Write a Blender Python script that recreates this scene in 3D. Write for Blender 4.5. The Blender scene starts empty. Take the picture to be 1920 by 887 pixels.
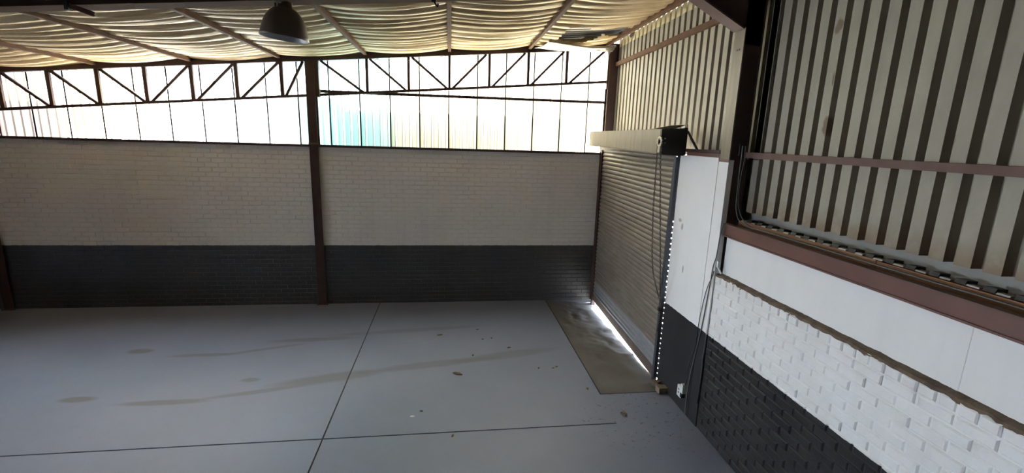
import bpy, bmesh, math, random
from mathutils import Vector, Matrix, noise
random.seed(7)
C = bpy.context.scene.collection
PI = math.pi
# ------------------------------------------------------------------ camera
YAW, PITCH, ROLL, FPX = 0.13743, -0.20937, 0.03140, 862.06
cam_d = bpy.data.cameras.new('camera'); cam = bpy.data.objects.new('camera', cam_d); C.objects.link(cam)
cam_d.sensor_fit = 'HORIZONTAL'; cam_d.sensor_width = 36.0; cam_d.lens = FPX * 36.0 / 1920.0
cam_d.clip_start = 0.05; cam_d.clip_end = 500
_f = Vector((math.sin(YAW)*math.cos(PITCH), math.cos(YAW)*math.cos(PITCH), math.sin(PITCH)))
_r = Vector((math.cos(YAW), -math.sin(YAW), 0)); _u = _r.cross(_f)
_r2 = _r*math.cos(ROLL) + _u*math.sin(ROLL); _u2 = _u*math.cos(ROLL) - _r*math.sin(ROLL)
M = Matrix((_r2, _u2, -_f)).transposed().to_4x4(); M.translation = Vector((-2.915, -9.0035, 3.30))
cam.matrix_world = M
bpy.context.scene.camera = cam
# ------------------------------------------------------------------ light
w = bpy.data.worlds.new('world'); bpy.context.scene.world = w; w.use_nodes = True
bg = w.node_tree.nodes['Background']; bg.inputs[0].default_value = (0.69, 0.80, 0.98, 1); bg.inputs[1].default_value = 6.0
sd = bpy.data.lights.new('sun', 'SUN'); sd.energy = 16.0; sd.angle = math.radians(0.6); sd.color = (1.0, 0.95, 0.86)
sun = bpy.data.objects.new('sun', sd); C.objects.link(sun)
sun.rotation_euler = Vector((0.62, 0.58, 0.53)).to_track_quat('Z', 'Y').to_euler(); sun.location = (-6, 8, 12)
vs = bpy.context.scene.view_settings
vs.view_transform = 'Standard'; vs.look = 'None'; vs.gamma = 1.0; vs.use_curve_mapping = False
vs.exposure = 2.7

# ------------------------------------------------------------------ mesh helpers
def link(o): C.objects.link(o); return o
def mesh(name, verts, faces, mat, smooth=False):
    me = bpy.data.meshes.new(name); me.from_pydata([tuple(v) for v in verts], [], faces); me.update()
    if mat: me.materials.append(mat)
    if smooth:
        for p in me.polygons: p.use_smooth = True
    return me
class MB:
    def __init__(s): s.v = []; s.f = []
    def add(s, vs_, fs):
        n = len(s.v); s.v += [Vector(v) for v in vs_]; s.f += [tuple(i+n for i in f) for f in fs]; return s
    def box(s, a, b):
        x0, y0, z0 = a; x1, y1, z1 = b
        return s.add([(x0,y0,z0),(x1,y0,z0),(x1,y1,z0),(x0,y1,z0),(x0,y0,z1),(x1,y0,z1),(x1,y1,z1),(x0,y1,z1)],
                     [(0,3,2,1),(4,5,6,7),(0,1,5,4),(1,2,6,5),(2,3,7,6),(3,0,4,7)])
    def bar(s, p, q, w_, h, up=(0,0,1)):      # rectangular bar from p to q
        p = Vector(p); q = Vector(q); d = (q-p).normalized(); u = Vector(up)
        sx = d.cross(u)
        if sx.length < 1e-4: sx = d.cross(Vector((1,0,0)))
        sx.normalize(); u = sx.cross(d)
        vs_ = []
        for c in (p, q):
            for i, j in ((-1,-1),(1,-1),(1,1),(-1,1)): vs_.append(c + sx*(i*w_/2) + u*(j*h/2))
        return s.add(vs_, [(0,1,2,3),(7,6,5,4),(0,4,5,1),(1,5,6,2),(2,6,7,3),(3,7,4,0)])
    def prism(s, prof, p, q, sx, sy):         # closed profile (a,b) swept from p to q
        p = Vector(p); q = Vector(q); sx = Vector(sx); sy = Vector(sy); n = len(prof)
        vs_ = [c + sx*a + sy*b for c in (p, q) for a, b in prof]
        fs = [(i, (i+1) % n, n+(i+1) % n, n+i) for i in range(n)]
        return s.add(vs_, fs + [tuple(range(n))[::-1], tuple(range(n, 2*n))])
    def strip(s, prof, p, q, sx, sy):         # open profile
        p = Vector(p); q = Vector(q); sx = Vector(sx); sy = Vector(sy); n = len(prof)
        vs_ = [c + sx*a + sy*b for c in (p, q) for a, b in prof]
        return s.add(vs_, [(i, i+1, n+i+1, n+i) for i in range(n-1)])
    def tube(s, pts, r, n=6):
        pts = [Vector(p) for p in pts]; rings = []
        base = len(s.v); prev = None
        for i, p in enumerate(pts):
            d = (pts[min(i+1, len(pts)-1)] - pts[max(i-1, 0)]).normalized()
            a = prev if prev else (Vector((1,0,0)) if abs(d.x) < .9 else Vector((0,1,0)))
            a = (a - d*a.dot(d)).normalized(); prev = a; b = d.cross(a)
            for k in range(n): s.v.append(p + (a*math.cos(2*PI*k/n) + b*math.sin(2*PI*k/n))*r)
        for i in range(len(pts)-1):
            for k in range(n):
                s.f.append((base+i*n+k, base+i*n+(k+1) % n, base+(i+1)*n+(k+1) % n, base+(i+1)*n+k))
        s.f.append(tuple(base+k for k in range(n))[::-1]); e = base+(len(pts)-1)*n; s.f.append(tuple(e+k for k in range(n)))
        return s
    def build(s, name, mat, parent=None, smooth=False, label=None):
        o = link(bpy.data.objects.new(name, mesh(name, s.v, s.f, mat, smooth)))
        if parent: attach(o, parent)
        if label: o['label'] = label
        return o
ORIG = {}
def attach(o, parent):        # child meshes are written in world coordinates
    o.parent = parent; off = Vector((0,0,0)); p = parent
    while p: off -= p.location; p = p.parent
    o.location = off
def struct(o): o['kind'] = 'structure'; return o
def tag(o, label, cat, group=None):
    o['label'] = label; o['category'] = cat
    if group: o['group'] = group
    return o
def thing(name, loc, label, cat, group=None):
    o = link(bpy.data.objects.new(name, None)); o.location = loc; o.empty_display_size = .1
    return tag(o, label, cat, group)
def smoothpath(pts, n=8):
    P = [Vector(p) for p in pts]; out = []
    for i in range(len(P)-1):
        a, b, c, d = P[max(i-1,0)], P[i], P[i+1], P[min(i+2,len(P)-1)]
        for k in range(n):
            t = k/n
            out.append(.5*((2*b)+(c-a)*t+(2*a-5*b+4*c-d)*t*t+(3*b-a-3*c+d)*t**3))
    return out + [P[-1]]

# ------------------------------------------------------------------ materials
def mk(name):
    m = bpy.data.materials.new(name); m.use_nodes = True; nt = m.node_tree
    return m, nt, nt.nodes['Principled BSDF']
def N(nt, t, **kw):
    n = nt.nodes.new(t)
    for k, v in kw.items(): setattr(n, k, v)
    return n
def mth(nt, op, a, b=None, clamp=False):
    n = N(nt, 'ShaderNodeMath', operation=op); n.use_clamp = clamp
    for i, v in enumerate((a, b)):
        if v is None: continue
        if isinstance(v, (int, float)): n.inputs[i].default_value = v
        else: nt.links.new(v, n.inputs[i])
    return n.outputs[0]
def mixc(nt, fac, a, b, mode='MIX'):
    n = N(nt, 'ShaderNodeMix', data_type='RGBA', blend_type=mode)
    for sock, v in ((n.inputs[0], fac), (n.inputs[6], a), (n.inputs[7], b)):
        if isinstance(v, (int, float)): sock.default_value = v
        elif isinstance(v, tuple): sock.default_value = (*v[:3], 1)
        else: nt.links.new(v, sock)
    return n.outputs[2]
def pos(nt): return N(nt, 'ShaderNodeNewGeometry').outputs['Position']
def sep(nt, v):
    n = N(nt, 'ShaderNodeSeparateXYZ'); nt.links.new(v, n.inputs[0]); return n.outputs
def nz(nt, scale, detail=4, rough=.55, vec=None, stretch=None):
    n = N(nt, 'ShaderNodeTexNoise'); n.inputs['Scale'].default_value = scale; n.inputs['Detail'].default_value = detail
    n.inputs['Roughness'].default_value = rough
    v = vec if vec is not None else pos(nt)
    if stretch:
        mp = N(nt, 'ShaderNodeMapping'); mp.inputs['Scale'].default_value = stretch; nt.links.new(v, mp.inputs[0]); v = mp.outputs[0]
    nt.links.new(v, n.inputs['Vector']); return n.outputs['Fac']
def ramp(nt, f, lo, hi):
    n = N(nt, 'ShaderNodeMapRange'); n.inputs[1].default_value = lo; n.inputs[2].default_value = hi
    nt.links.new(f, n.inputs[0]); return n.outputs[0]
def bump(nt, bsdf, h, strength, dist=.01):
    b = N(nt, 'ShaderNodeBump'); b.inputs['Strength'].default_value = strength; b.inputs['Distance'].default_value = dist
    nt.links.new(h, b.inputs['Height']); nt.links.new(b.outputs[0], bsdf.inputs['Normal'])
def setc(nt, bsdf, col):
    if isinstance(col, tuple): bsdf.inputs['Base Color'].default_value = (*col, 1)
    else: nt.links.new(col, bsdf.inputs['Base Color'])
def blob(nt, c, r, noisy=.35, scale=9.0, rot=0.0):
    """soft-edged stain centred on c with radii r (world units): 1 inside, 0 outside"""
    mp = N(nt, 'ShaderNodeMapping', vector_type='TEXTURE')
    mp.inputs['Location'].default_value = c; mp.inputs['Scale'].default_value = r; mp.inputs['Rotation'].default_value = (0, 0, rot)
    nt.links.new(pos(nt), mp.inputs[0])
    ln = N(nt, 'ShaderNodeVectorMath', operation='LENGTH'); nt.links.new(mp.outputs[0], ln.inputs[0])
    d = mth(nt, 'ADD', ln.outputs['Value'], mth(nt, 'MULTIPLY', mth(nt, 'SUBTRACT', nz(nt, scale), .5), noisy*4))
    return ramp(nt, d, 1.0, .55)
def plain(name, a, b, scale=6, rough=.6, metal=0.0, bmp=.15, bscale=60, stretch=None, spec=.5):
    m, nt, s = mk(name)
    f = ramp(nt, nz(nt, scale, 5, .6, stretch=stretch), .3, .7)
    setc(nt, s, mixc(nt, f, a, b)); s.inputs['Roughness'].default_value = rough; s.inputs['Metallic'].default_value = metal
    s.inputs['Specular IOR Level'].default_value = spec
    if bmp: bump(nt, s, nz(nt, bscale, 3), bmp, .004)
    return m
WHITE, WHITE2, DARK, DARK2 = (.66,.645,.62), (.58,.56,.535), (.022,.021,.022), (.032,.030,.031)
PAINT = 1.185
def wallpaint(name, bmp=.3, bscale=35, dirt=.5, spots=(), rough=.55, spec=.2, WHITE=(.78,.775,.76), WHITE2=(.70,.69,.67)):
    m, nt, s = mk(name)
    n1 = ramp(nt, nz(nt, 1.6, 6, .65), .35, .7)
    wh = mixc(nt, mth(nt, 'MULTIPLY', n1, dirt), WHITE, WHITE2)
    streak = ramp(nt, nz(nt, 1.0, 5, .6, stretch=(3, 3, .35)), .52, .8)
    wh = mixc(nt, mth(nt, 'MULTIPLY', streak, .35*dirt), wh, (.40,.375,.34))
    for c, r in spots: wh = mixc(nt, mth(nt, 'MULTIPLY', blob(nt, c, r), .7), wh, (.25,.22,.19))
    dk = mixc(nt, ramp(nt, nz(nt, 2.2, 5, .6), .35, .7), DARK, DARK2)
    z = sep(nt, pos(nt))[2]
    ze = mth(nt, 'ADD', z, mth(nt, 'MULTIPLY', mth(nt, 'SUBTRACT', nz(nt, 14, 2), .5), .02))
    setc(nt, s, mixc(nt, mth(nt, 'GREATER_THAN', ze, PAINT), dk, wh))
    s.inputs['Roughness'].default_value = rough; s.inputs['Specular IOR Level'].default_value = spec
    bump(nt, s, nz(nt, bscale, 4), bmp, .006)
    return m
DIM = dict(WHITE=(.70,.67,.63), WHITE2=(.62,.59,.555))  # back wall white kept duller to stand for the weaker light there
M_wall = wallpaint('dimmed_wall_paint', .35, 30, rough=.36, spec=.9, **DIM)
M_bbrick = wallpaint('dimmed_painted_brick', .4, 45, .6, rough=.36, spec=.9, **DIM)
M_brick = wallpaint('painted_brick', .5, 45, .6, rough=.42)
M_plast = wallpaint('plaster_paint', .12, 12, .35, spots=[((0,-3.55,2.35),(.2,.05,.03)),((0,-3.75,1.75),(.2,.02,.06)),((0,-3.62,2.28),(.2,.03,.05))])
M_steel = plain('brown_steel_paint', (.045,.025,.022), (.065,.038,.033), 5, .5, 0, .1, spec=.2)
M_beam = plain('red_brown_steel_paint', (.15,.064,.048), (.115,.050,.039), 4, .45, 0, .12)
M_girt = plain('dusty_brown_steel_paint', (.16,.10,.082), (.12,.072,.060), 5, .5, 0, .1, spec=.12)
M_purl = plain('tan_brown_steel_paint', (.150,.088,.055), (.110,.062,.040), 5, .8, 0, .1, spec=.08)
M_black = plain('black_greasy_steel', (.012,.011,.011), (.02,.018,.016), 8, .6, 0, .2)
M_guide = plain('blue_grey_steel', (.075,.085,.105), (.055,.06,.075), 6, .4, .4, .1)
M_hood = plain('dull_galvanised_hood', (.20,.16,.112), (.12,.095,.066), 3, .5, .2, .1, 40, stretch=(1, 5, .5))
M_slat = plain('worn_shutter_slat', (.23,.20,.165), (.15,.125,.10), 5, .5, .2, .25, 30, stretch=(1, .6, 3))
M_slat2 = plain('bright_galvanised_slat', (.38,.40,.43), (.31,.33,.35), 5, .35, .5, .1)
M_rail = plain('rusty_bottom_rail', (.16,.12,.095), (.10,.075,.06), 6, .6, .2, .2)
M_wood = plain('orange_brown_timber', (.27,.125,.045), (.19,.085,.032), 3, .65, 0, .3, 30, stretch=(6, .6, 6))
M_pale = plain('pale_sun_patch_and_bolt', (.40,.38,.34), (.32,.30,.26), 9, .8)  # pale tone for painted sunlight patches on the board; also one bolt
M_cream = plain('cream_lit_closure_and_flap', (.70,.60,.36), (.58,.48,.27), 9, .7)  # cream tone for the lit eave closure; also the hood flap
M_cable = plain('grey_cable', (.15,.145,.135), (.11,.108,.10), 9, .5, 0, 0)
M_dcable = plain('dark_cable', (.03,.032,.034), (.045,.046,.048), 9, .5, 0, 0)
M_plastic = plain('white_plastic', (.66,.68,.66), (.58,.60,.57), 9, .4, 0, 0)
M_chain = plain('dark_chain_steel', (.10,.08,.062), (.07,.055,.045), 20, .45, .6, 0)
M_wheel = plain('dusty_wheel_steel', (.42,.36,.28), (.30,.25,.19), 20, .5, .3, 0)
M_stone = plain('brown_brick_rubble', (.22,.165,.11), (.14,.10,.07), 18, .9, 0, .6, 40)
M_leaf = plain('dry_leaf', (.12,.075,.03), (.07,.045,.02), 30, .8, 0, 0)
M_white = plain('white_chip', (.75,.75,.72), (.65,.65,.62), 30, .7, 0, 0)
M_dirt = plain('dirty_mortar_ledge', (.17,.125,.085), (.08,.058,.04), 14, .95, 0, .8, 30)
M_lamp = plain('brown_enamel_shade', (.085,.060,.042), (.065,.046,.034), 7, .45, 0, .05)
M_lampin = plain('aluminium_reflector', (.40,.41,.42), (.34,.35,.36), 6, .5, .2, 0)
M_roof = plain('old_roof_sheet', (.30,.28,.24), (.22,.20,.17), 3, .55, .3, .1)
M_ground = plain('sunlit_concrete', (.42,.39,.34), (.36,.33,.29), 1, .9, 0, .2)
M_joint = plain('joint_filler', (.035,.030,.028), (.06,.052,.046), 12, .95)

def foilmat():
    m, nt, s = mk('yellowed_foil_insulation')
    f = ramp(nt, nz(nt, 2.2, 6, .65, stretch=(.5, 2, 1)), .35, .68)
    setc(nt, s, mixc(nt, f, (.73,.565,.315), (.49,.355,.18)))
    s.inputs['Roughness'].default_value = .5; s.inputs['Metallic'].default_value = .2
    bump(nt, s, nz(nt, 10, 4, .6, stretch=(.35, 2.5, 1)), .55, .03)
    return m
M_foil = foilmat()
def silver():
    m, nt, s = mk('torn_silver_foil')
    f = ramp(nt, nz(nt, 6, 5, .6), .35, .68)
    setc(nt, s, mixc(nt, f, (.46,.40,.31), (.30,.27,.24)))
    s.inputs['Roughness'].default_value = .32; s.inputs['Metallic'].default_value = .55
    bump(nt, s, nz(nt, 14, 4), .5, .03); return m
M_torn = silver()
def cladmat():
    m, nt, s = mk('weathered_galvanised_cladding')
    f = ramp(nt, nz(nt, 3.0, 6, .7, stretch=(1, 1, .5)), .3, .7)
    c = mixc(nt, f, (.35,.32,.255), (.285,.26,.21))
    z = sep(nt, pos(nt))[2]
    # brown dust stains along the bottom edge of the sheets
    low = mth(nt, 'MULTIPLY', ramp(nt, mth(nt, 'ADD', z, mth(nt, 'MULTIPLY', nz(nt, 7, 4), .30)), 2.98, 2.74), ramp(nt, nz(nt, 5, 4), .30, .5))
    c = mixc(nt, mth(nt, 'MULTIPLY', low, .75), c, (.19,.125,.07))
    for cc, r in STAINS: c = mixc(nt, mth(nt, 'MULTIPLY', blob(nt, cc, r, .3, 16), .85), c, (.15,.10,.065))
    setc(nt, s, c); s.inputs['Roughness'].default_value = .6; s.inputs['Metallic'].default_value = .1; s.inputs['Specular IOR Level'].default_value = .3
    bump(nt, s, nz(nt, 30, 4, .65), .25, .006); return m
STAINS = [((.27,-5.31,4.30),(.3,.045,.075)), ((.27,-5.345,3.49),(.3,.040,.09)), ((.27,-6.385,3.38),(.3,.028,.09)), ((.27,-5.34,3.87),(.3,.012,.08))]
M_clad = cladmat()
def polymat(name, tint, diff=.25, fwd=.2):
    m = bpy.data.materials.new(name); m.use_nodes = True; nt = m.node_tree
    nt.nodes.remove(nt.nodes['Principled BSDF']); out = nt.nodes['Material Output']
    f = ramp(nt, nz(nt, 1.3, 5, .6, stretch=(2, 1, .4)), .3, .75)
    col = mixc(nt, f, tint, tuple(c*.86 for c in tint))
    t = N(nt, 'ShaderNodeBsdfTranslucent'); d = N(nt, 'ShaderNodeBsdfDiffuse')
    nt.links.new(col, t.inputs[0]); nt.links.new(col, d.inputs[0])
    x = N(nt, 'ShaderNodeMixShader'); x.inputs[0].default_value = diff
    nt.links.new(t.outputs[0], x.inputs[1]); nt.links.new(d.outputs[0], x.inputs[2]); r = N(nt, 'ShaderNodeBsdfRefraction'); r.inputs['IOR'].default_value = 1.30; r.inputs['Roughness'].default_value = 1.0
    nt.links.new(col, r.inputs[0]); y = N(nt, 'ShaderNodeMixShader'); y.inputs[0].default_value = fwd
    nt.links.new(x.outputs[0], y.inputs[1]); nt.links.new(r.outputs[0], y.inputs[2]); nt.links.new(y.outputs[0], out.inputs[0])
    return m
M_rib = polymat('shaded_sheet_rib', (.34,.31,.25), .3)  # rib sides coloured darker to stand for their shading
M_lap = polymat('dark_sheet_lap', (.024,.018,.012), .3, .2)  # low-transmission tone that makes the seams read as dark lines
M_poly = {k: polymat('translucent_sheet_'+k, c) for k, c in dict(cream=(.80,.76,.60), white=(.80,.79,.76), pink=(.80,.74,.70), aqua=(.60,.80,.74)).items()}  # sheet tints stand in for coloured glow from outside
def floormat(name, a, b, rough):
    m, nt, s = mk(name)
    big = ramp(nt, nz(nt, .7, 6, .6), .3, .7)
    c = mixc(nt, big, a, b)
    fine = ramp(nt, nz(nt, 9, 6, .7), .55, .75); c = mixc(nt, mth(nt, 'MULTIPLY', fine, .25), c, (.16,.15,.15))
    # worn tyre-width scuffs and damp patches
    for cc, r, rot, k in FLOORST: c = mixc(nt, mth(nt, 'MULTIPLY', blob(nt, cc, r, .12, 2.2, rot), k), c, (.115,.105,.10))
    # loose dirt specks by the shutter door
    reg = blob(nt, (-.55,-4.25,0), (.9,.9,1), .3, 2)
    sp = mth(nt, 'MULTIPLY', ramp(nt, nz(nt, 17, 4, .65), .60, .66), reg)
    c = mixc(nt, mth(nt, 'MULTIPLY', sp, .75), c, (.06,.05,.045))
    setc(nt, s, c); s.inputs['Roughness'].default_value = rough
    bump(nt, s, nz(nt, 25, 5), .08, .004); return m
FLOORST = []
FLOORST = [((-7.53,-1.93,0),(.22,.10,1),0,.75), ((-6.55,-2.12,0),(.62,.07,1),0.02,.6), ((-5.75,-1.98,0),(.65,.06,1),.28,.5),
           ((-5.1,-1.67,0),(.75,.09,1),.05,.55), ((-7.45,-3.25,0),(.25,.08,1),0,.75), ((-6.4,-3.40,0),(.62,.075,1),.0,.65),
           ((-5.4,-3.24,0),(.75,.06,1),.2,.55), ((-4.55,-2.95,0),(.85,.16,1),.2,.6), ((-3.2,-2.66,0),(1.1,.12,1),.16,.5),
           ((-2.0,-2.42,0),(1.0,.14,1),.2,.4), ((-5.58,-2.92,0),(.16,.07,1),0,.6), ((-3.6,-1.4,0),(1.6,.10,1),.1,.4)]
M_floor = floormat('painted_grey_floor', (.198,.228,.315), (.166,.193,.272), .50)
M_ramp = floormat('rough_concrete_ramp', (.150,.140,.130), (.095,.088,.08), .8)

# roof geometry: everything rises to the right (+x) with the same slope
SL = .0872
def zc(x): return 4.884 + SL*(x+1.45)     # underside of the truss top chord
def zp(x): return zc(x) + .055            # underside of the purlins
def zf(x): return zp(x) + .105            # insulation / roof plane
def zr(x): return 4.211 + .0882*(x+6.7)   # underside of the rafter
XL, YN = -21.8, -17.0                     # extent of the hall to the left and behind the camera

# ================================================================== floor
fb = MB().box((XL, YN, -.30), (.0, .0, -.13)).build('floor', M_joint); struct(fb)
J = .009
def slab(name, x0, x1, y0, y1, mat=M_floor):
    return MB().box((x0, y0, -.129), (x1, y1, 0)).build(name, mat, fb)
jy, jx = -4.29, -4.30
# joint filler below the surface
MB().box((XL, YN, -.13), (-.905, .0, -.012)).build('joint_bed', M_joint, fb)
for (x0, x1, y0, y1) in ((XL, jx-J, jy+J, 0), (jx+J, -.915-J, jy+J, 0), (XL, jx-J, YN, jy-J), (jx+J, -.915-J, YN, jy-J)):
    slab('slab', x0, x1, y0, y1)
slab('slab', -.915-J, .06, YN, -3.648-J)
# ramp slab in front of the shutter, dropping towards the back corner
def ramp_z(x, y):
    sx = min(1, max(0, (x+.9)/1.0)); sy = min(1, max(0, (y+3.64)/3.4))
    return -.085*sx*sy + .016*noise.noise(Vector((x*5, y*3, 0)))*min(1, sx*6)*min(1, sy*5) + .01*noise.noise(Vector((x*14, y*9, 3)))*min(1, sx*3)*min(1, sy*3)
nx_, ny_ = 36, 110; V = []; F = []
for j in range(ny_+1):
    for i in range(nx_+1):
        x = -.915+J + (.60+.915-J)*i/nx_; y = -3.648+J + (3.648-J)*j/ny_
        V.append((x, y, ramp_z(x, y)))
for j in range(ny_):
    for i in range(nx_):
        a = j*(nx_+1)+i; F.append((a, a+1, a+nx_+2, a+nx_+1))
rm = MB().add(V, F).build('ramp_slab', M_ramp, fb, True)
# outside ground
gd = MB().add([(.5, -30, -.10), (40, -30, -.10), (40, 40, -.10), (.5, 40, -.10), (-60, .5, -.10), (.5, .5, -.10), (.5, 40, -.10), (-60, 40, -.10), (-60, -40, -.10), (XL-.2, -40, -.10), (XL-.2, .5, -.10), (-60, .5, -.10), (-60, -60, -.10), (40, -60, -.10), (40, YN-.2, -.10), (-60, YN-.2, -.10)],
              [(0,1,2,3), (4,5,6,7), (8,9,10,11), (12,13,14,15)]).build('ground', M_ground); struct(gd)

# ================================================================== brick helpers
def brick_verts(L, H, D, ch):
    """front face at +n = 0, chamfered edge, goes back D: local (u, n, z)"""
    l, h = L/2, H/2
    v = [(-l+ch, 0, -h+ch), (l-ch, 0, -h+ch), (l-ch, 0, h-ch), (-l+ch, 0, h-ch),
         (-l, -ch, -h), (l, -ch, -h), (l, -ch, h), (-l, -ch, h),
         (-l, -D, -h), (l, -D, -h), (l, -D, h), (-l, -D, h)]
    f = [(0,1,2,3)] + [(i+4, (i+1) % 4+4, (i+1) % 4, i) for i in range(4)] + [(i+8, (i+1) % 4+8, (i+1) % 4+4, i+4) for i in range(4)]
    return v, f
def lay(courses_z, u0, u1, header_top, cut=None):
    out = []
    for k, z in enumerate(courses_z):
        hd = header_top and k == len(courses_z)-1
        L = .1145 if hd else .229
        off = 0 if k % 2 else .1145
        u = u0 - off
        while u < u1:
            a, b = max(u, u0), min(u+L, u1)
            if b-a > .04: out.append(((a+b)/2, z, b-a))
            u += L
    return out
def build_bricks(parent, bricks, place, mat, keep, D, ch, gap, jitter, H=.085):
    """place(u, z) -> matrix; the bricks in keep become objects, the rest one joined part"""
    cache = {}; rest = MB()
    for (u, z, L) in bricks:
        m = place(u, z) @ Matrix.Translation((0, random.uniform(-jitter, jitter*.4), random.uniform(-.001, .001))) @ Matrix.Rotation(random.uniform(-.012, .012), 4, 'Y')
        key = round(L, 2)
        vf = brick_verts(L-gap, H-gap, D, ch)
        if (u, z) in keep:
            if key not in cache: cache[key] = mesh('brick', vf[0], vf[1], mat)
            o = link(bpy.data.objects.new('brick', cache[key])); o.parent = parent; o.matrix_basis = m
        else:
            rest.add([m @ Vector(v) for v in vf[0]], vf[1])
    o = rest.build('brick_courses', mat); o.parent = parent; o['kind'] = 'stuff'

# ================================================================== back wall
WT = 3.075
wb = MB().box((XL, .011, -.30), (.33, .23, WT)).build('wall_back', M_wall); struct(wb)
COURSE = .0855
zs = [COURSE*(k+.5)-.02 for k in range(36)]
br = lay(zs, -10.72, -5.47, False) + lay(zs, -5.30, .085, False)
near = sorted([b for b in br if b[0] > -4.2 and b[1] < 2.2], key=lambda b: (b[0]-.1)**2 + (b[1]-.9)**2*1.2)[:300]
build_bricks(wb, br, lambda u, z: Matrix.Translation((u, 0, z)) @ Matrix.Rotation(PI, 4, 'Z') @ Matrix.Rotation(0, 4, 'X'), M_bbrick, {(b[0], b[1]) for b in near}, .03, .005, .009, .0055)
t1 = MB()
t1.box((XL, -.045, WT), (.09, .14, WT+.008)).box((XL, -.05, WT-.032), (.09, -.028, WT+.012))
struct(t1.build('trim_1', M_steel))

# ================================================================== translucent clerestory (window_1)
win = struct(link(bpy.data.objects.new('window_1', None))); win.location = (-5.4, .12, WT)
PW = .541
def poly_profile(x0, wd):
    n = 4; p = wd/n; pr = []
    for k in range(n):
        a = x0 + k*p
        pr += [(a, 0), (a+p*.55, 0), (a+p*.62, .026), (a+p*.90, .026), (a+p*.97, 0)]
    return pr + [(x0+wd, 0), (x0+wd+.035, .004)]
k = 0; x = .30
seam0 = -.239
idx = -1
xs = [seam0 + PW*1 - PW*i for i in range(0, 40)]
for i, xl in enumerate(xs):
    xl = xl - PW
    if xl < XL: break
    xc = xl + PW/2
    if xc > -3.6: key = 'cream'
    elif xc > -4.05: key = 'cream'
    elif xc > -5.75: key = 'aqua'
    elif xc > -8.6: key = 'white'
    elif xc > -9.2: key = 'cream'
    elif xc > -9.8: key = 'aqua' if False else 'white'
    else: key = 'pink'
    wd = min(PW, .30-xl) if xl+PW > .30 else PW
    yb = .115 + (.004 if i % 2 else 0)
    b = MB(); pr = poly_profile(xl, wd)
    zt0 = zf(xl)+.02; n = len(pr)
    V = [(a, yb+d, WT+.0) for a, d in pr] + [(a, yb+d, zf(a)+.03) for a, d in pr]
    b.add(V, [(q, q+1, n+q+1, n+q) for q in range(n-1)])
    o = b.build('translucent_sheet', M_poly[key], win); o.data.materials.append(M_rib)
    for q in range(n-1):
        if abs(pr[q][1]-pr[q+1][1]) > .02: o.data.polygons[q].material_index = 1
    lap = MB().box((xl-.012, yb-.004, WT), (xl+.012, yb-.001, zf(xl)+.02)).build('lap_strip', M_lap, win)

# ================================================================== steel columns on the back wall
def Icol(mb, x, y0, z0, z1, wd, dp, tf=.012, tw=.010):
    """I section, flange facing -y at y0"""
    mb.box((x-wd/2, y0, z0), (x+wd/2, y0+tf, z1)).box((x-wd/2, y0+dp-tf, z0), (x+wd/2, y0+dp, z1)).box((x-tw/2, y0+tf, z0), (x+tw/2, y0+dp-tf, z1))
    return mb
def back_column(x, label, zt, wd=.155):
    t = thing('steel_column', (x, 0, 0), label, 'column')
    Icol(MB(), x, -.045, 0, zt, wd, .155).build('shaft', M_steel, t)
    MB().box((x-wd/2-.03, -.075, 0), (x+wd/2+.03, -.046, .015)).build('base_plate', M_steel, t)
    return t
c1 = back_column(-5.385, 'dark brown steel column in the middle of the back wall', zc(-5.385)+.02)
MB().box((-5.305, -.035, 3.93), (-5.235, .06, zc(-5.27))).build('truss_cleat', M_steel, c1)
MB().box((-5.47, -.048, 3.08), (-5.30, -.046, 3.12)).build('wall_tie', M_girt, c1)
c2 = back_column(-10.80, 'dark brown steel column at the left edge of the view', zc(-10.8)+.02)
t = thing('steel_column', (.20, 0, 0), 'brown steel column in the far right corner above the shutter box', 'column')
Icol(MB(), .195, -.045, 0, zf(.2)-.06, .20, .15).build('shaft', M_steel, t)
MB().box((.075, -.030, 4.30), (.094, .05, zc(.08)+.06)).build('truss_cleat', M_steel, t)
MB().box((.100, -.052, 3.3), (.112, -.046, 5.0)).build('flange_edge', M_purl, t)

# ================================================================== trusses along the back wall
def truss(label, xa, xb, panels, diags):
    t = thing('roof_truss', ((xa+xb)/2, 0, zc((xa+xb)/2)-.6), label, 'truss')
    yT = .03
    # top chord: channel of two flanges and a web
    MB().prism([(-.045, 0), (.05, 0), (.05, .012), (-.030, .012), (-.030, .125), (.05, .125), (.05, .137), (-.045, .137)],
               (xa, yT, zc(xa)), (xb, yT, zc(xb)), (0,1,0), (0,0,1)).build('top_chord', M_steel, t)
    lo = lambda x: zc(x) - .585
    MB().prism([(-.025, -.022), (.030, -.022), (.030, -.014), (-.017, -.014), (-.017, .024), (-.025, .024)],
               (xa, yT, lo(xa)), (xb, yT, lo(xb)), (0,1,0), (0,0,1)).build('bottom_chord', M_steel, t)
    for x in panels:
        MB().bar((x, yT, lo(x)), (x, yT, zc(x)+.01), (.062 if x < -5.4 else .050), .045, (0,1,0)).build('web_post', M_steel, t)
    for a, za, b, zb in diags:
        MB().bar((a, yT+.012, zc(a) if za else lo(a)), (b, yT+.012, zc(b) if zb else lo(b)), .044, .040, (0,1,0)).build('web_diagonal', M_steel, t)
    return t
P1 = [-10.33,-9.59,-8.84,-8.10,-7.36,-6.63,-5.88]
D1 = [(-10.33+.04,1,-9.62,0), (-9.55,1,-8.87,0), (-8.80,1,-8.13,0), (-8.05,0,-7.40,1), (-7.31,0,-6.67,1), (-6.58,0,-5.92,1), (-5.83,0,-5.51,1)]
P2 = [-4.41,-3.67,-2.93,-2.19,-1.455,-.715]
D2 = [(-5.21,1,-4.47,0), (-4.36,1,-3.71,0), (-3.61,1,-2.96,0), (-2.88,0,-2.25,1), (-2.14,0,-1.52,1), (-1.40,0,-.78,1), (-.66,0,.04,1)]
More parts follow.
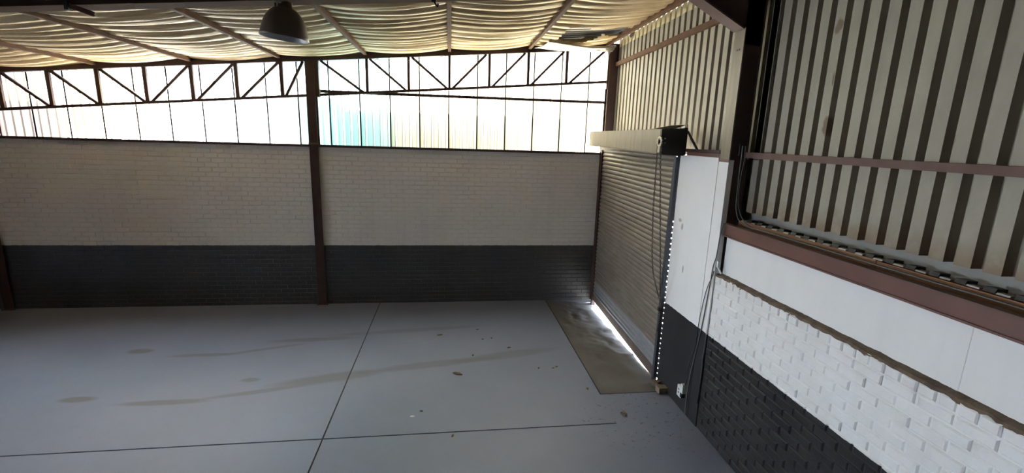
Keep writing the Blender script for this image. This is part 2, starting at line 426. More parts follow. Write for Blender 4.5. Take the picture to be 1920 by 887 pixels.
truss('brown lattice truss above the left back wall, left of the middle column', -10.80, -5.385, P1, D1)
truss('brown lattice truss above the right back wall, ending at the corner', -5.385, .10, P2, D2)
for xa in (-16.2, -21.6):
    pass
g = MB().bar((-5.30, .075, 4.035), (.10, .075, 4.05), .05, .05).build('wall_girt', M_steel)
tag(g, 'thin level brown rail crossing behind the right-hand lattice truss', 'rail')

# ================================================================== roof: sheets, purlins, insulation (ceiling)
ce = struct(link(bpy.data.objects.new('ceiling', None))); ce.location = (-5, -4, 4.9)
# corrugated roof sheets
b = MB(); step = .085; yy = YN; prof = []
while yy < .45:
    prof += [(yy, 0), (yy+.10, 0), (yy+.115, .035), (yy+.150, .035)]; yy += .166
b.strip(prof, (XL, 0, zf(XL)+.03), (.40, 0, zf(.40)+.03), (0,1,0), (0,0,1)).build('roof_sheeting', M_roof, ce)
PX = [-20.9,-19.4,-17.9,-16.4,-14.85,-13.35,-11.85,-10.33,-8.83,-7.34,-5.89,-4.42,-2.93,-1.45,.03]
for x in PX:
    z = zp(x)
    prof = [(-.028,0),(.026,0),(.028,.003),(.028,.018),(.020,.020),(.020,.080),(.028,.082),(.028,.10),(-.028,.10),(-.028,.082),(-.020,.080),(-.020,.020),(-.028,.018)]
    MB().prism(prof, (x, YN, z), (x, .10, z), (1,0,0), (0,0,1)).build('purlin', M_purl, ce)
def fold(x, y, s, seed):
    n1 = noise.noise(Vector((x*.12+seed*7, y*.9, seed))) ; n2 = noise.noise(Vector((x*.35, y*2.7, seed+9)))
    u = y/.25 + 1.2*n1 + .16*n2 + seed*.37
    sag = math.sin(PI*min(1, max(0, s)))
    bul = abs(math.sin(PI*u))**.5
    amp = (.62+.38*sag**.6) * (.115 + .05*noise.noise(Vector((x*.4, y*1.6, seed+4))))
    fine = .010*abs(math.sin(PI*(y/.083 + 1.3*n2 + x*.15)))
    return -.012*sag - amp*bul - fine*sag
def insulation(xa, xb, ya, yb, ny, nx, seed, drop=None):
    V = []; F = []
    for j in range(ny+1):
        y = ya + (yb-ya)*j/ny
        for i in range(nx+1):
            s = i/nx; x = xa + (xb-xa)*s
            V.append((x, y, zf(x) + .025 + fold(x, y, s, seed)))
    for j in range(ny):
        for i in range(nx):
            a = j*(nx+1)+i
            if drop and drop(*V[a][:2]): continue
            F.append((a, a+1, a+nx+2, a+nx+1))
    return MB().add(V, F).build('insulation', M_foil, ce, True)
for i in range(len(PX)-1):
    a, bb = PX[i], PX[i+1]
    if i >= 6:
        last = i == len(PX)-2
        insulation(a, bb, -6.0, .10, 260, 26, i, (lambda x, y: (y > -1.62 + .35*(x+.9) + .06*math.sin(9*x) and y < -.35 - .35*(x+1.4) and x > -1.15)) if last else None)
        insulation(a, bb, YN, -6.0, 60, 3, i)
    else:
        insulation(a, bb, YN, .10, 80, 3, i)
# closure strip in the colour of the lit eave above the shutter bay
V = []
# ================================================================== rafter on the right column line
raf = thing('roof_rafter', (-2, -4.35, 4.5), 'dark steel rafter spanning the top edge of the view', 'rafter')
Y0, Y1 = -4.44, -4.265
xa, xb = XL, .12
def sl(mb, y0, y1, za, zb):   # sloping slab between offsets za, zb above the rafter underside
    return mb.add([(xa,y0,zr(xa)+za),(xb,y0,zr(xb)+za),(xb,y1,zr(xb)+za),(xa,y1,zr(xa)+za),(xa,y0,zr(xa)+zb),(xb,y0,zr(xb)+zb),(xb,y1,zr(xb)+zb),(xa,y1,zr(xa)+zb)],
                  [(0,3,2,1),(4,5,6,7),(0,1,5,4),(1,2,6,5),(2,3,7,6),(3,0,4,7)])
sl(MB(), Y0, Y1, 0, .006).build('bottom_flange', M_purl, raf)
sl(MB(), -4.357, -4.345, .006, .250).build('web', M_steel, raf)
sl(MB(), Y0, Y1, .250, .263).build('top_flange', M_steel, raf)
# haunch / knee at the column
hx0, hz0, hx1, hz1 = -.02, 4.44, -.62, zr(-.62)
MB().prism([(hx0,hz0),(hx1,hz1),(hx1+.02,hz1+.012),(hx0+.0,hz0+.016)], (0,Y0,0), (0,Y1,0), (1,0,0), (0,0,1)).build('haunch_flange', M_girt, raf)
MB().prism([(hx0,hz0+.01),(hx1,hz1+.01),(.12,zr(.12)),(.12,hz0+.01)], (0,-4.42,0), (0,-4.405,0), (1,0,0), (0,0,1)).build('haunch_web', M_steel, raf)
# brackets on the rafter
t = thing('steel_bracket', (-5.96, -4.40, 4.20), 'short brown angle stub under the rafter at top left', 'bracket')
MB().bar((-6.05,-4.43,4.255), (-5.885,-4.38,4.205), .045, .008).bar((-6.05,-4.43,4.268), (-5.885,-4.40,4.215), .008, .04).build('angle', M_girt, t)
MB().box((-6.075,-4.45,4.23),(-6.045,-4.40,4.30)).build('clip', M_black, t)
t = thing('rafter_clamp', (-3.06, -4.44, 4.45), 'small black clamp hanging under the rafter near the top centre', 'clamp')
MB().box((-3.085,-4.455,4.485),(-3.045,-4.425,4.60)).build('clamp_body', M_black, t)
MB().tube(smoothpath([(-3.06,-4.44,4.49),(-3.045,-4.44,4.465),(-3.03,-4.44,4.452),(-3.025,-4.44,4.475)],4), .008).build('hook', M_steel, t)

# ================================================================== high-bay lamp under the rafter
def lathe(prof, c, n=40, tilt=(0,0)):
    V = []; F = []
    R = Matrix.Rotation(tilt[0], 3, 'X') @ Matrix.Rotation(tilt[1], 3, 'Y')
    for r, z in prof:
        for k in range(n): V.append(Vector(c) + R @ Vector((r*math.cos(2*PI*k/n), r*math.sin(2*PI*k/n), z)))
    for j in range(len(prof)-1):
        for k in range(n): F.append((j*n+k, j*n+(k+1) % n, (j+1)*n+(k+1) % n, (j+1)*n+k))
    return MB().add(V, F)
lc = (-4.395, -4.35, 4.125)
lamp = thing('high_bay_lamp', lc, 'brown dome-shaped high-bay lamp hanging under the rafter', 'lamp')
T = (0.02, 0.09)
dome = [(.203,-.004),(.207,.0),(.200,.02),(.192,.06),(.178,.115),(.157,.165),(.128,.208),(.095,.238),(.062,.252),(.058,.275),(.0,.276)]
lathe(dome, lc, tilt=T).build('shade', M_lamp, lamp, True)
lathe([(.203,-.004),(.192,.02),(.184,.06),(.170,.113),(.149,.16),(.12,.20),(.085,.228),(.0,.24)], lc, tilt=T).build('reflector', M_lampin, lamp, True)
lathe([(.0,.05),(.03,.055),(.042,.085),(.040,.12),(.026,.16),(.024,.22)], lc, 20, T).build('bulb', M_plastic, lamp, True)
lathe([(.045,.27),(.050,.29),(.050,.31),(.0,.312)], lc, 20, T).build('lamp_cap', M_black, lamp)
for dx in (-.055, .075):
    MB().box((lc[0]+dx-.008, -4.36, 4.36), (lc[0]+dx+.008, -4.34, zr(lc[0])+.02)).build('hanger', M_girt, lamp)

# ================================================================== right wall
BT = 1.905                                     # top of the painted brick
YP0, YP1 = -3.385, -4.435                      # plaster pier beside the shutter
wr = MB()
wr.box((.014, YN, -.13), (.23, YP1-.002, BT-.012))          # core behind the bricks
wr.box((.075, YN, BT-.012), (.17, YP1-.03, 2.345))     # smooth plaster band above
wr = struct(wr.build('wall_right', M_plast))
# pier: plaster with a vertical groove
MB().box((0, -4.243, -.13), (.23, YP0, 3.165)).build('plaster_pier', M_plast, wr)
MB().box((.0, YP1, -.13), (.06, -4.252, 3.15)).box((.012, -4.252, -.13), (.06, -4.243, 3.15)).build('plaster_strip', M_plast, wr)
# plaster joint in the smooth band
MB().box((.0735, -6.899, BT), (.076, -6.893, 2.345)).build('joint_line', M_wall, wr)
# bricks
zs = [COURSE*(k+.5)+.012 for k in range(22)]
zs = [z for z in zs if z+COURSE/2 <= BT+.02]
br = lay(zs, -11.2, YP1-.012, True)
def inview(b):   # bricks the photograph shows: nearer than the diagonal cut of the frame
    return -7.75 < b[0]
vis = sorted([b for b in br if inview(b) and b[1] > .02 + max(0, (-5.35-b[0]))*.62 - .25], key=lambda b: -abs(b[0]+7.6) if False else abs(b[0]+9))[:300]
build_bricks(wr, br, lambda u, z: Matrix.Translation((0, u, z)) @ Matrix.Rotation(PI/2, 4, 'Z'), M_brick, {(b[0], b[1]) for b in vis}, .03, .009, .011, .007)
# ledge of bare mortar on top of the brick
V = []; F = []; n = 260
for i in range(n+1):
    y = YP1-.012 - (6.4)*i/n
    j = .012*noise.noise(Vector((y*9, 0, 1))) + .008*noise.noise(Vector((y*30, 2, 1)))
    j2 = .012*noise.noise(Vector((y*13, 5, 1)))
    V += [(.004+j*.6, y, BT-.020+j2*2.2), (.014+j*1.3, y, BT+.001+j2), (.078, y, BT+.012+j*.5)]
for i in range(n):
    a = i*3; F += [(a, a+1, a+4, a+3), (a+1, a+2, a+5, a+4)]
MB().add(V, F).build('mortar_ledge', M_dirt, wr)
# profiled steel cladding, sheet by sheet
def clad_profile(y_top, n, pitch):
    pr = []
    for k in range(n):
        a = y_top - k*pitch
        pr += [(a, 0), (a-.098, 0), (a-.102, .074), (a-.1595, .074)]
    return pr + [(y_top-n*pitch, 0), (y_top-n*pitch-.03, .001)]
PITCH = .1635
def clad(y0, y1, z0, zt, xs_=.272):
    y = y0; i = 0
    while y > y1:
        pr = clad_profile(y, 4, PITCH)
        xx = xs_ - .0025*(i % 2)
        V = [(xx+d, a, z0) for a, d in pr] + [(xx+d, a, zt) for a, d in pr]; m = len(pr)
        MB().add(V, [(q, q+1, m+q+1, m+q) for q in range(m-1)]).build('cladding_sheet', M_clad, wr)
        y -= 4*PITCH; i += 1
clad(-.02, -4.30, 3.16, 5.19)
clad(-4.44, -11.5, 2.602, 5.20)
# grey flashing below the sheets of the near bay
M_flash = plain('grey_flashing', (.25,.245,.225), (.20,.195,.18), 5, .55, .1)
MB().box((.3485, YN, 2.532), (.352, -4.30, 2.66)).build('flashing', M_flash, wr)
MB().box((.38, YN, 1.8), (.39, YP0, 3.30)).build('outer_skin', M_roof, wr)
MB().box((.231, -4.255, 1.9), (.379, YP0, 3.155)).build('pier_back', M_roof, wr)
MB().box((.231, YN, -.13), (.379, YP0, 1.9)).build('outer_leaf', M_roof, wr)
MB().box((.356, YN, 2.5), (.365, -4.0, 5.25)).build('outer_lining', M_roof, wr)
# cream eave closure over the shutter bay, coloured pale for light through the gap
V = []; n = 0; y = -.05; pr = []
while y > -4.3:
    pr += [(y, 0), (y-.098, 0), (y-.102, .072), (y-.1595, .072)]; y -= PITCH
V = [(.266+d, a, 5.055+.012*noise.noise(Vector((a*6,0,0)))) for a, d in pr] + [(.266+d, a, 5.197) for a, d in pr]; m = len(pr)
MB().add(V, [(q, q+1, m+q+1, m+q) for q in range(m-1)]).build('lit_eave_closure', M_cream, wr)

# girts and beams on the right wall
def channel(name, label, cat, x, y0, y1, z0, z1, dp, mat, tf=.008):
    """channel with its web on the room side (x) and flanges going out to x+dp"""
    m_ = MB().prism([(0,z0),(dp,z0),(dp,z0+tf),(tf,z0+tf),(tf,z1-tf),(dp,z1-tf),(dp,z1),(0,z1)], (x,y0,0), (x,y1,0), (1,0,0), (0,0,1))
    return tag(m_.build(name, mat), label, cat)
channel('wall_girt', 'brown steel rail across the grey cladding of the near right bay', 'rail', .165, YN, -4.45, 3.178, 3.236, .10, M_girt)
channel('wall_girt', 'sloping-looking tan steel rail across the cladding above the shutter', 'rail', .215, -4.27, -.06, 4.715, 4.785, .055, M_purl)
lb = thing('steel_beam', (.03, -8, 2.34), 'long red-brown steel beam along the top of the white plaster band', 'beam')
MB().box((.040, YN, 2.352), (.052, -4.455, 2.468)).build('web', M_beam, lb)
MB().box((.024, YN, 2.338), (.14, -4.455, 2.352)).build('bottom_flange', M_beam, lb)
MB().box((.030, YN, 2.463), (.10, -4.455, 2.474)).build('top_flange', M_girt, lb)
tb = thing('timber_board', (.2, -7, 2.40), 'orange-brown timber board behind the red-brown beam, under the cladding', 'board')
MB().box((.19, -8.4, 2.36), (.235, -6.12, 2.506)).build('plank', M_wood, tb)
MB().box((.19, -6.115, 2.36), (.235, -4.46, 2.512)).build('plank', M_wood, tb)
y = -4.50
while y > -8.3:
    MB().prism([(0,0),(.06,0),(.05,.009),(.006,.010)], (.192, y, 2.5125), (.192, y-.062-random.uniform(0,.015), 2.5125), (1,0,0), (0,0,1)).build('sun_gap_block', M_pale, tb)  # pale blocks stand for sunlight patches on the board's top
    MB().prism([(0,0),(.09,0),(.09,.020),(.012,.026)], (.20, y-.082, 2.5125), (.20, y-.082-.065, 2.5125), (1,0,0), (0,0,1)).build('sun_gap_block', M_black, tb)  # black blocks stand for the dark zigzag between those patches
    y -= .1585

# big column between the two bays
cl = thing('steel_column', (.1, -4.35, 0), 'tall brown steel column between the shutter bay and the near clad bay', 'column')
MB().box((.0, YP1, 3.15), (.013, -4.262, 4.46)).build('inner_flange', M_hood, cl, label='dull grey-brown flange')
MB().box((.061, YP1, 1.9), (.074, -4.262, 3.2)).build('encased_flange', M_steel, cl)
MB().box((.013, -4.43, 1.9), (.20, -4.415, 5.1)).box((.013,-4.43,4.3),(.20,-4.28,5.05)).build('web', M_steel, cl)
MB().box((.187, -4.44, .0), (.200, -4.262, 5.1)).build('outer_flange', M_steel, cl)
for yy in (-4.375, -4.335):
    MB().box((-.003, yy-.008, 4.25), (.001, yy+.008, 4.266)).build('bolt', M_black, cl)
MB().box((-.002, -4.44, 3.125), (.004, -4.255, 3.155)).build('rust_band', M_beam, cl)
# lintel over the pier
tag(MB().box((.02, -4.25, 3.168), (.15, -3.50, 3.205)).build('steel_lintel', M_beam), 'brown steel lintel on top of the white plaster pier', 'lintel')

# ================================================================== roller shutter (door_1)
dr = struct(link(bpy.data.objects.new('door_1', None))); dr.location = (.05, -1.7, 0)
dx = lambda y: .095 + .029*y
ya, yb_ = -.09, -3.315
nrm = Vector((-1, .029, 0)).normalized()
SH = .0752
prof = [(-.004, 0), (.006, .004), (.013, .014), (.017, .028), (.017, .044), (.012, .058), (.004, .067), (-.006, .071), (-.004, SH)]
def slat_mesh(mat):
    b = MB().strip(prof, (dx(ya), ya, 0), (dx(yb_), yb_, 0), nrm, (0,0,1)); return mesh('slat', b.v, b.f, mat, True)
sm1, sm2 = slat_mesh(M_slat), slat_mesh(M_slat2)
z = .155; i = 0
while z < 3.20:
    o = link(bpy.data.objects.new('slat', sm2 if i in (0, 1, 2, 3) else sm1)); attach(o, dr); o.location.z += z
    if i < 4: o['label'] = 'bright galvanised slat'
    z += SH; i += 1
MB().prism([(-.008,.0),(.010,.0),(.012,.01),(.012,.145),(.0,.155),(-.008,.155)], (dx(ya),ya,.026), (dx(yb_),yb_,-.004), nrm, (0,0,1)).build('bottom_rail', M_rail, dr)
# guides
MB().prism([(-.03,-.035),(.035,-.035),(.035,.035),(.025,.035),(.025,-.025),(-.03,-.025)], (dx(0)-.01,-.085,-.10), (dx(0)-.01,-.085,3.20), (-1,0,0), (0,1,0)).build('guide_rail', M_steel, dr)
MB().prism([(-.009,-.03),(.035,-.03),(.035,.035),(.025,.035),(.025,-.02),(-.009,-.02)], (-.012,-3.335,-.02), (-.012,-3.335,3.14), (-1,0,0), (0,1,0)).build('guide_rail', M_guide, dr)
MB().box((.045,-.055,.02),(.125,.004,3.20)).build('wall_packer', M_steel, dr)
# end clips of the slats, with daylight between them, in the slot beside the guide
z = .05
clip = mesh('end_clip', *((lambda m_: (m_.v, m_.f))(MB().box((.0,-3.372,0),(.06,-3.330,.058)))), M_black)
while z < 3.1:
    o = link(bpy.data.objects.new('end_clip', clip)); attach(o, dr); o.location.z += z + random.uniform(-.002,.002)
    if 2.3 < z: o.scale.z = 1.75
    z += SH
# hood box
hx = -.30
hd = MB()
def hz(y): return 3.232 - (3.232-3.176)*(-y-.44)/2.96
hd.add([(hx,-.40,hz(-.40)),(hx,-3.40,hz(-3.40)),(hx,-3.40,3.470),(hx,-.40,3.475),(hx+.008,-.40,hz(-.40)),(hx+.008,-3.40,hz(-3.40)),(hx+.008,-3.40,3.470),(hx+.008,-.40,3.475)],
       [(0,1,2,3),(7,6,5,4),(0,4,5,1),(1,5,6,2),(2,6,7,3),(3,7,4,0)])
hood = hd.build('hood', M_hood, dr)
MB().add([(hx-.004,-.40,3.474),(hx-.004,-3.42,3.471),(.02,-3.42,3.480),(.02,-.40,3.480),(hx-.004,-.40,3.480),(hx-.004,-3.42,3.477),(.02,-3.42,3.486),(.02,-.40,3.486)],
         [(0,1,2,3),(7,6,5,4),(0,4,5,1),(1,5,6,2),(2,6,7,3),(3,7,4,0)]).build('hood_top', M_hood, hood)
MB().box((hx, -.405, 3.232), (.05, -.395, 3.478)).build('hood_end', M_hood, hood)
MB().add([(hx-.012,-.40,hz(-.4)-.012),(hx-.012,-3.40,hz(-3.4)-.012),(hx+.03,-3.40,hz(-3.4)-.012),(hx+.03,-.40,hz(-.4)-.012),(hx-.012,-.40,hz(-.4)+.004),(hx-.012,-3.40,hz(-3.4)+.004),(hx+.03,-3.40,hz(-3.4)+.004),(hx+.03,-.40,hz(-.4)+.004)],
         [(0,1,2,3),(7,6,5,4),(0,4,5,1),(1,5,6,2),(2,6,7,3),(3,7,4,0)]).build('hood_lip', M_rail, hood)
MB().add([(hx+.02,-3.0,3.478),(.02,-3.0,3.478),(.02,-3.42,3.535),(hx+.10,-3.42,3.52),(hx+.02,-3.0,3.483),(.02,-3.0,3.483),(.02,-3.42,3.540),(hx+.10,-3.42,3.525)],
         [(0,1,2,3),(7,6,5,4),(0,4,5,1),(1,5,6,2),(2,6,7,3),(3,7,4,0)]).build('bent_flap', M_cream, hood)
# black end plate with ragged top
ep = [(-.315,3.165),(.02,3.155),(.025,3.475),(.010,3.505),(-.02,3.488),(-.05,3.492),(-.08,3.482),(-.11,3.490),(-.14,3.480),(-.19,3.488),(-.22,3.478),(-.26,3.486),(-.315,3.476)]
MB().prism(ep, (0,-3.455,0), (0,-3.41,0), (1,0,0), (0,0,1)).build('end_plate', M_black, dr)
for px_, pz_ in ((-.27,3.36),(-.27,3.31)):
    MB().tube([(px_,-3.452,pz_),(px_,-3.478,pz_)], .009, 8).build('bolt', M_wheel, dr)
MB().box((.005,-3.46,3.50),(.02,-3.445,3.535)).build('bolt', M_pale, dr)
MB().box((.035,-3.42,3.14),(.045,.0,3.50)).build('back_plate', M_black, dr)
MB().box((.0,-3.40,3.135),(.04,-3.30,3.20)).build('guide_head', M_black, dr)
# roller barrel inside
MB().tube([(-.13,-.42,3.34),(-.13,-3.40,3.33)], .12, 20).build('barrel', M_slat, dr, True)
# strut from the end plate to the lintel
MB().bar((.03,-3.44,3.46), (.06,-3.70,3.21), .03, .012).build('strut', M_black, dr)
MB().box((.03,-4.20,3.205),(.14,-3.44,3.245)).build('mount_angle', M_steel, dr)

# chain drive
ch = thing('chain_drive', (-.34, -3.46, 3.2), 'hand chain and chain wheel hanging from the shutter box end', 'chain')
wc = Vector((-.335, -3.465, 3.322))
V = []; F = []; n = 24
for k in range(n):
    a = 2*PI*k/n; ro = .076 if k % 2 else .064
    for r, xo in ((ro,-.008),(ro,.008),(.040,.008),(.040,-.008)): V.append(wc + Vector((xo, r*math.cos(a), r*math.sin(a))))
for k in range(n):
    for q in range(4): F.append((k*4+q, k*4+(q+1) % 4, ((k+1) % n)*4+(q+1) % 4, ((k+1) % n)*4+q))
wh_ = MB().add(V, F).build('chain_wheel', M_wheel, ch)
for a in (0, PI/2): 
    d = Vector((0, math.cos(a), math.sin(a)))*.045
    MB().bar(wc-d, wc+d, .006, .018, (1,0,0)).build('spoke', M_wheel, wh_)
MB().tube([wc+Vector((-.02,0,0)), wc+Vector((.06,0,0))], .016, 10).build('axle', M_black, wh_)
MB().box((-.345,-3.50,3.19),(-.315,-3.44,3.255)).build('chain_guide', M_wheel, ch)
def chain(pts, name='hand_chain'):
    P = smoothpath(pts, 30); b = MB(); acc = 0; stepL = .030; last = P[0]; i = 0; d0 = None
    dist = [0]
    for p, q in zip(P, P[1:]): dist.append(dist[-1] + (q-p).length)
    s = 0; j = 0
    while s < dist[-1]-.01:
        while dist[j+1] < s: j += 1
        t_ = (s-dist[j])/max(1e-6, dist[j+1]-dist[j]); p = P[j].lerp(P[j+1], t_); d = (P[j+1]-P[j]).normalized()
        side = Vector((1,0,0)) if i % 2 else Vector((0,1,0)); side = (side - d*side.dot(d)).normalized()
        ring = [p + d*(.019*math.cos(a)) + side*(.0085*math.sin(a)) for a in [2*PI*k/8 for k in range(9)]]
        b.tube(ring, .0036, 4); s += stepL; i += 1
    return b.build(name, M_chain, ch)
chain([(-.335,-3.41,3.31),(-.335,-3.425,3.10),(-.335,-3.47,2.43),(-.30,-3.52,1.76),(-.20,-3.50,1.42),(-.085,-3.43,1.18),(-.055,-3.365,1.08)])
chain([(-.335,-3.53,3.31),(-.335,-3.535,3.10),(-.30,-3.60,2.43),(-.22,-3.58,1.76),(-.12,-3.45,1.35),(-.060,-3.375,1.10),(-.055,-3.36,.75)])
MB().box((-.075,-3.375,1.05),(-.035,-3.330,1.10)).build('chain_hook', M_black, ch)

# ================================================================== torn insulation in the back right corner
V = []; F = []; nu, nv = 30, 10
for i in range(nu+1):
    s = i/nu
    top = Vector((-1.20, -.62, zf(-1.2)-.10)).lerp(Vector((.17, -.12, 5.07)), s)
    bot = Vector((-1.42, -.10, zf(-1.4)-.10)).lerp(Vector((.12, -.07, 4.97)), s)
    for j in range(nv+1):
        t_ = j/nv; p = top.lerp(bot, t_)
        p.z -= .055*math.sin(PI*s)*(.4+.6*(1-t_)) + .02*noise.noise(Vector((s*7, t_*4, 2))) + .025*math.sin(PI*t_)
        p.y += .04*noise.noise(Vector((s*5, t_*3, 8)))
        V.append(p)
for i in range(nu):
    for j in range(nv):
        a = i*(nv+1)+j; F.append((a, a+1, a+nv+2, a+nv+1))
tf_ = thing('torn_insulation', (-.6,-.4,4.9), 'torn silver insulation foil drooping from the roof in the back right corner', 'insulation')
MB().add(V, F).build('hanging_sheet', M_torn, tf_, True)
MB().tube(smoothpath([(-1.22,-.66,zf(-1.2)-.09),(-.85,-.58,zf(-.85)-.14),(-.45,-.42,zf(-.45)-.17),(-.1,-.28,5.0),(.16,-.13,5.06)],6), .022, 8).build('rolled_edge', M_torn, tf_, True)
V = []; F = []
for i in range(9):
    s = i/8; zz = 5.02 - .17*s
    V += [(.065+.01*math.sin(9*s), -.06-.01*s, zz), (.105-.035*s+.012*math.sin(7*s), -.075, zz)]
for i in range(8): a = 2*i; F.append((a, a+1, a+3, a+2))
MB().add(V, F).build('hanging_strip', M_torn, tf_, True)
V = []; F = []
for i in range(9):
    s = i/8; zz = 5.17 - .15*s
    V += [(.13+.02*math.sin(8*s), -.95, zz), (.20-.05*s, -1.0+.02*math.sin(6*s), zz)]
for i in range(8): a = 2*i; F.append((a, a+1, a+3, a+2))
MB().add(V, F).build('hanging_strip', M_torn, tf_, True)

# ================================================================== cables, socket, small fittings
def cable(name, pts, r, mat, label):
    return tag(MB().tube(smoothpath(pts, 8), r, 6).build(name, mat, None, True), label, 'cable')
cable('power_cable', [(.09,-4.50,3.30),(.09,-4.505,3.20),(.095,-4.50,2.93),(.10,-4.525,2.62),(.105,-4.66,2.505),(.115,-4.98,2.494),(.12,-5.47,2.492),(.125,-5.87,2.491),(.13,-6.4,2.491),(.135,-7.1,2.491),(.13,-8.6,2.491)], .005, M_cable, 'grey cable dropping by the big column and running along the beam')
cable('power_cable', [(.11,-4.52,3.30),(.11,-4.53,3.15),(.105,-4.515,2.90),(.11,-4.545,2.66),(.13,-4.70,2.505),(.145,-5.1,2.494),(.15,-5.6,2.491),(.145,-6.2,2.491),(.15,-6.9,2.491),(.15,-8.6,2.491)], .005, M_dcable, 'dark cable beside the grey one on top of the beam')
pc = thing('power_cable', (0,-4.3,0), 'pair of thin cables running down the plaster pier to the socket', 'cable')
MB().tube(smoothpath([(.04,-4.52,2.486),(-.004,-4.49,2.47),(-.008,-4.463,2.35),(-.010,-4.445,2.11),(-.010,-4.405,1.97),(-.010,-4.39,1.78),(-.012,-4.345,1.32),(-.010,-4.31,1.10),(-.009,-4.24,.70),(-.009,-4.215,.58),(-.009,-4.195,.31),(-.009,-4.20,.01)], 8), .006, 6).build('floor_lead', M_cable, pc, True)
MB().tube(smoothpath([(-.006,-4.425,1.93),(-.010,-4.41,1.86),(-.010,-4.33,1.66),(-.010,-4.27,1.32),(-.010,-4.245,1.0),(-.010,-4.20,.80),(-.012,-4.165,.70),(-.012,-4.15,.62),(-.010,-4.155,.50),(-.010,-4.13,.376)], 8), .0045, 6).build('socket_lead', M_dcable, pc, True, label='darker lead looping into the socket')
tag(MB().tube(smoothpath([(-.004,-4.44,1.88),(-.004,-4.438,1.34),(-.004,-4.436,1.01),(-.006,-4.425,.87),(-.006,-4.44,.756),(-.006,-4.438,.483),(-.006,-4.425,.30)],6), .011, 6).build('conduit', M_wall, None, True), 'painted conduit running down the joint between pier and brick', 'conduit')
sk = thing('wall_socket', (0,-4.07,.15), 'white double power socket on the dark plaster pier', 'socket')
MB().box((-.030,-4.085,.165),(.002,-3.995,.31)).build('socket_box', M_plastic, sk)
MB().box((-.034,-4.08,.172),(-.030,-4.0,.302)).build('cover_plate', M_plastic, sk)
MB().box((-.045,-4.145,.255),(.002,-4.095,.375)).build('plug_box', M_plastic, sk)
MB().box((-.045,-4.135,.195),(.0,-4.095,.250)).build('plug', M_black, sk)
for zz in (.215, .258): MB().box((-.036,-4.052,zz),(-.034,-4.028,zz+.016)).build('pin_hole', M_black, sk)
t = thing('cable_clip', (0,-4.455,1.93), 'small white clip where the brick meets the big column', 'clip')
MB().box((.0,-4.475,1.985),(.035,-4.445,2.05)).build('clip_body', M_plastic, t)
MB().bar((.01,-4.47,1.99),(.03,-4.51,1.925), .02, .012).build('clip_arm', M_plastic, t)
t = thing('roof_cable', (-3.9,.05,4.6), 'thin wire slung below the top chord of the right lattice truss', 'wire')
MB().tube(smoothpath([(-4.3,-.03,zc(-4.3)-.01),(-3.9,-.03,zc(-3.9)-.05),(-3.4,-.03,zc(-3.4)-.055),(-2.95,-.03,zc(-2.95)-.0)],8), .006, 5).build('wire', M_girt, t, True)
# scrape line on the pier
MB().box((-.0015,-3.826,.834),(.001,-3.818,1.091)).build('scrape', M_black, wr)
MB().box((.092,-4.46,3.20),(.10,-4.44,3.32)).build('cable_cleat', M_black, cl)

# ================================================================== debris
def rubble(loc, r, sq, label, seed):
    bm = bmesh.new(); bmesh.ops.create_cube(bm, size=2); bmesh.ops.subdivide_edges(bm, edges=bm.edges, cuts=2, use_grid_fill=True)
    for v in bm.verts:
        nn = 1+.22*noise.noise(v.co*1.3+Vector((seed,0,0)))
        v.co = Vector((v.co.x*sq[0], v.co.y*sq[1], v.co.z*sq[2]))*r*nn
        if v.co.length > 0: pass
    zmin = min(v.co.z for v in bm.verts)
    me = bpy.data.meshes.new('rubble'); bm.to_mesh(me); bm.free(); me.materials.append(M_stone)
    o = link(bpy.data.objects.new('brick_fragment', me)); o.location = (loc[0], loc[1], loc[2]-zmin); o.rotation_euler.z = seed*.7
    return tag(o, label, 'stone')
rubble((-.075,-3.50,.0), .045, (1,1.1,.8), 'brown brick fragment touching the foot of the shutter guide', 1.0)
rubble((-.060,-3.66,.0), .052, (1,1.2,.75), 'larger brown brick fragment on the floor against the pier', 2.3)
rubble((-.775,-4.13,.0), .026, (1.3,.8,.5), 'small brown crumb of rubble alone on the floor near the pier', 3.1)
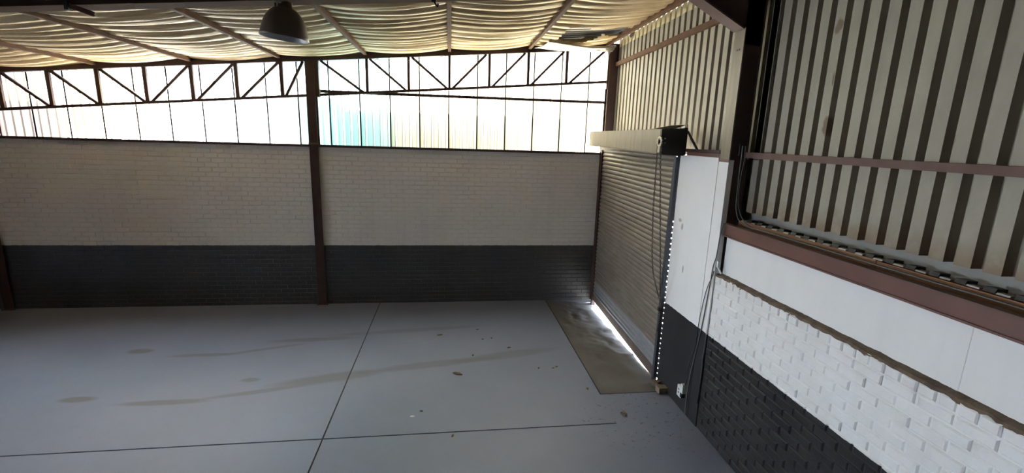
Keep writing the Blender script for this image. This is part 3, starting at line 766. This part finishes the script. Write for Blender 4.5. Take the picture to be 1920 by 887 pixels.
def leaf(x, y, r, a, label, mat=M_leaf):
    V = []; n = 7
    for k in range(n):
        th = 2*PI*k/n; rr = r*(.7+.5*random.random())
        V.append((rr*1.4*math.cos(th), rr*.8*math.sin(th), .002+r*.25*random.random()))
    m_ = MB().add(V + [(0,0,r*.3)] + [(v[0], v[1], 0) for v in V], [(k, (k+1) % n, n) for k in range(n)] + [(n+1+k, n+1+(k+1) % n, (k+1) % n, k) for k in range(n)])
    o = m_.build('dry_leaf' if mat is M_leaf else 'paint_chip', mat); o.location = (x, y, .0003); o.rotation_euler.z = a
    return tag(o, label, 'leaf' if mat is M_leaf else 'chip')
leaf(-3.076,-1.617,.035,.3,'dark curled leaf on the floor nearest the back wall')
leaf(-2.80,-2.96,.05,-.6,'largest brown dry leaf, in the middle of the floor')
leaf(-3.357,-3.948,.022,.1,'tiny white chip on the floor just before the long joint', M_white)
for (x, y, r) in ((-2.431,-1.432,.022),(-1.967,-2.181,.025),(-2.553,-2.402,.02),(-1.609,-2.879,.018),(-3.256,-3.846,.02),(-2.876,-4.36,.02),(-2.365,-1.832,.018),(-1.05,-3.50,.02),(-2.21,-1.80,.018),(-1.33,-2.86,.02),(-1.40,-2.90,.016)):
    o = leaf(x, y, r, random.random()*6, 'small dark leaf crumb scattered on the grey floor')
    o['group'] = 'leaf crumbs on the floor'

# ================================================================== the rest of the hall (out of view)
M_far = plain('dark_far_wall', (.10,.085,.07), (.075,.065,.055), 2, .8)  # dark tone keeps bounce light from these unseen walls low
wl = MB().box((XL-.2, YN, -.1), (XL, -7.5, 4.0)).box((XL-.2, -.4, -.1), (XL, 0, 4.0)).build('wall_left', M_far); struct(wl)
wp = MB().box((-12.15, -2.1, -.1), (-12.0, 0, 4.3)).build('shade_stub_wall', M_far); struct(wp)  # unseen stub added to keep the left-hand light off the back wall
wf = MB().box((XL, YN-.2, -.1), (.3, YN, 5.4)).build('wall_front', M_far); struct(wf)

# unseen boxes added behind the translucent sheets to shade and tint their glow
M_teal = plain('teal_blocker', (.30,.62,.54), (.26,.55,.48), 2, .7)
M_nb = plain('cream_blocker', (.75,.66,.42), (.68,.58,.36), 2, .8)
M_pk = plain('pinkish_blocker', (.70,.55,.48), (.62,.48,.42), 2, .8)
nb = struct(MB().box((-5.95, .75, -.1), (-4.15, 2.2, 4.50)).build('added_blocker', M_teal))
nb = struct(MB().box((-4.10, .80, -.1), (.25, 2.2, 4.33)).build('added_blocker', M_nb))
nb = struct(MB().box((-16, .80, -.1), (-8.9, 2.2, 4.28)).build('added_blocker', M_pk))
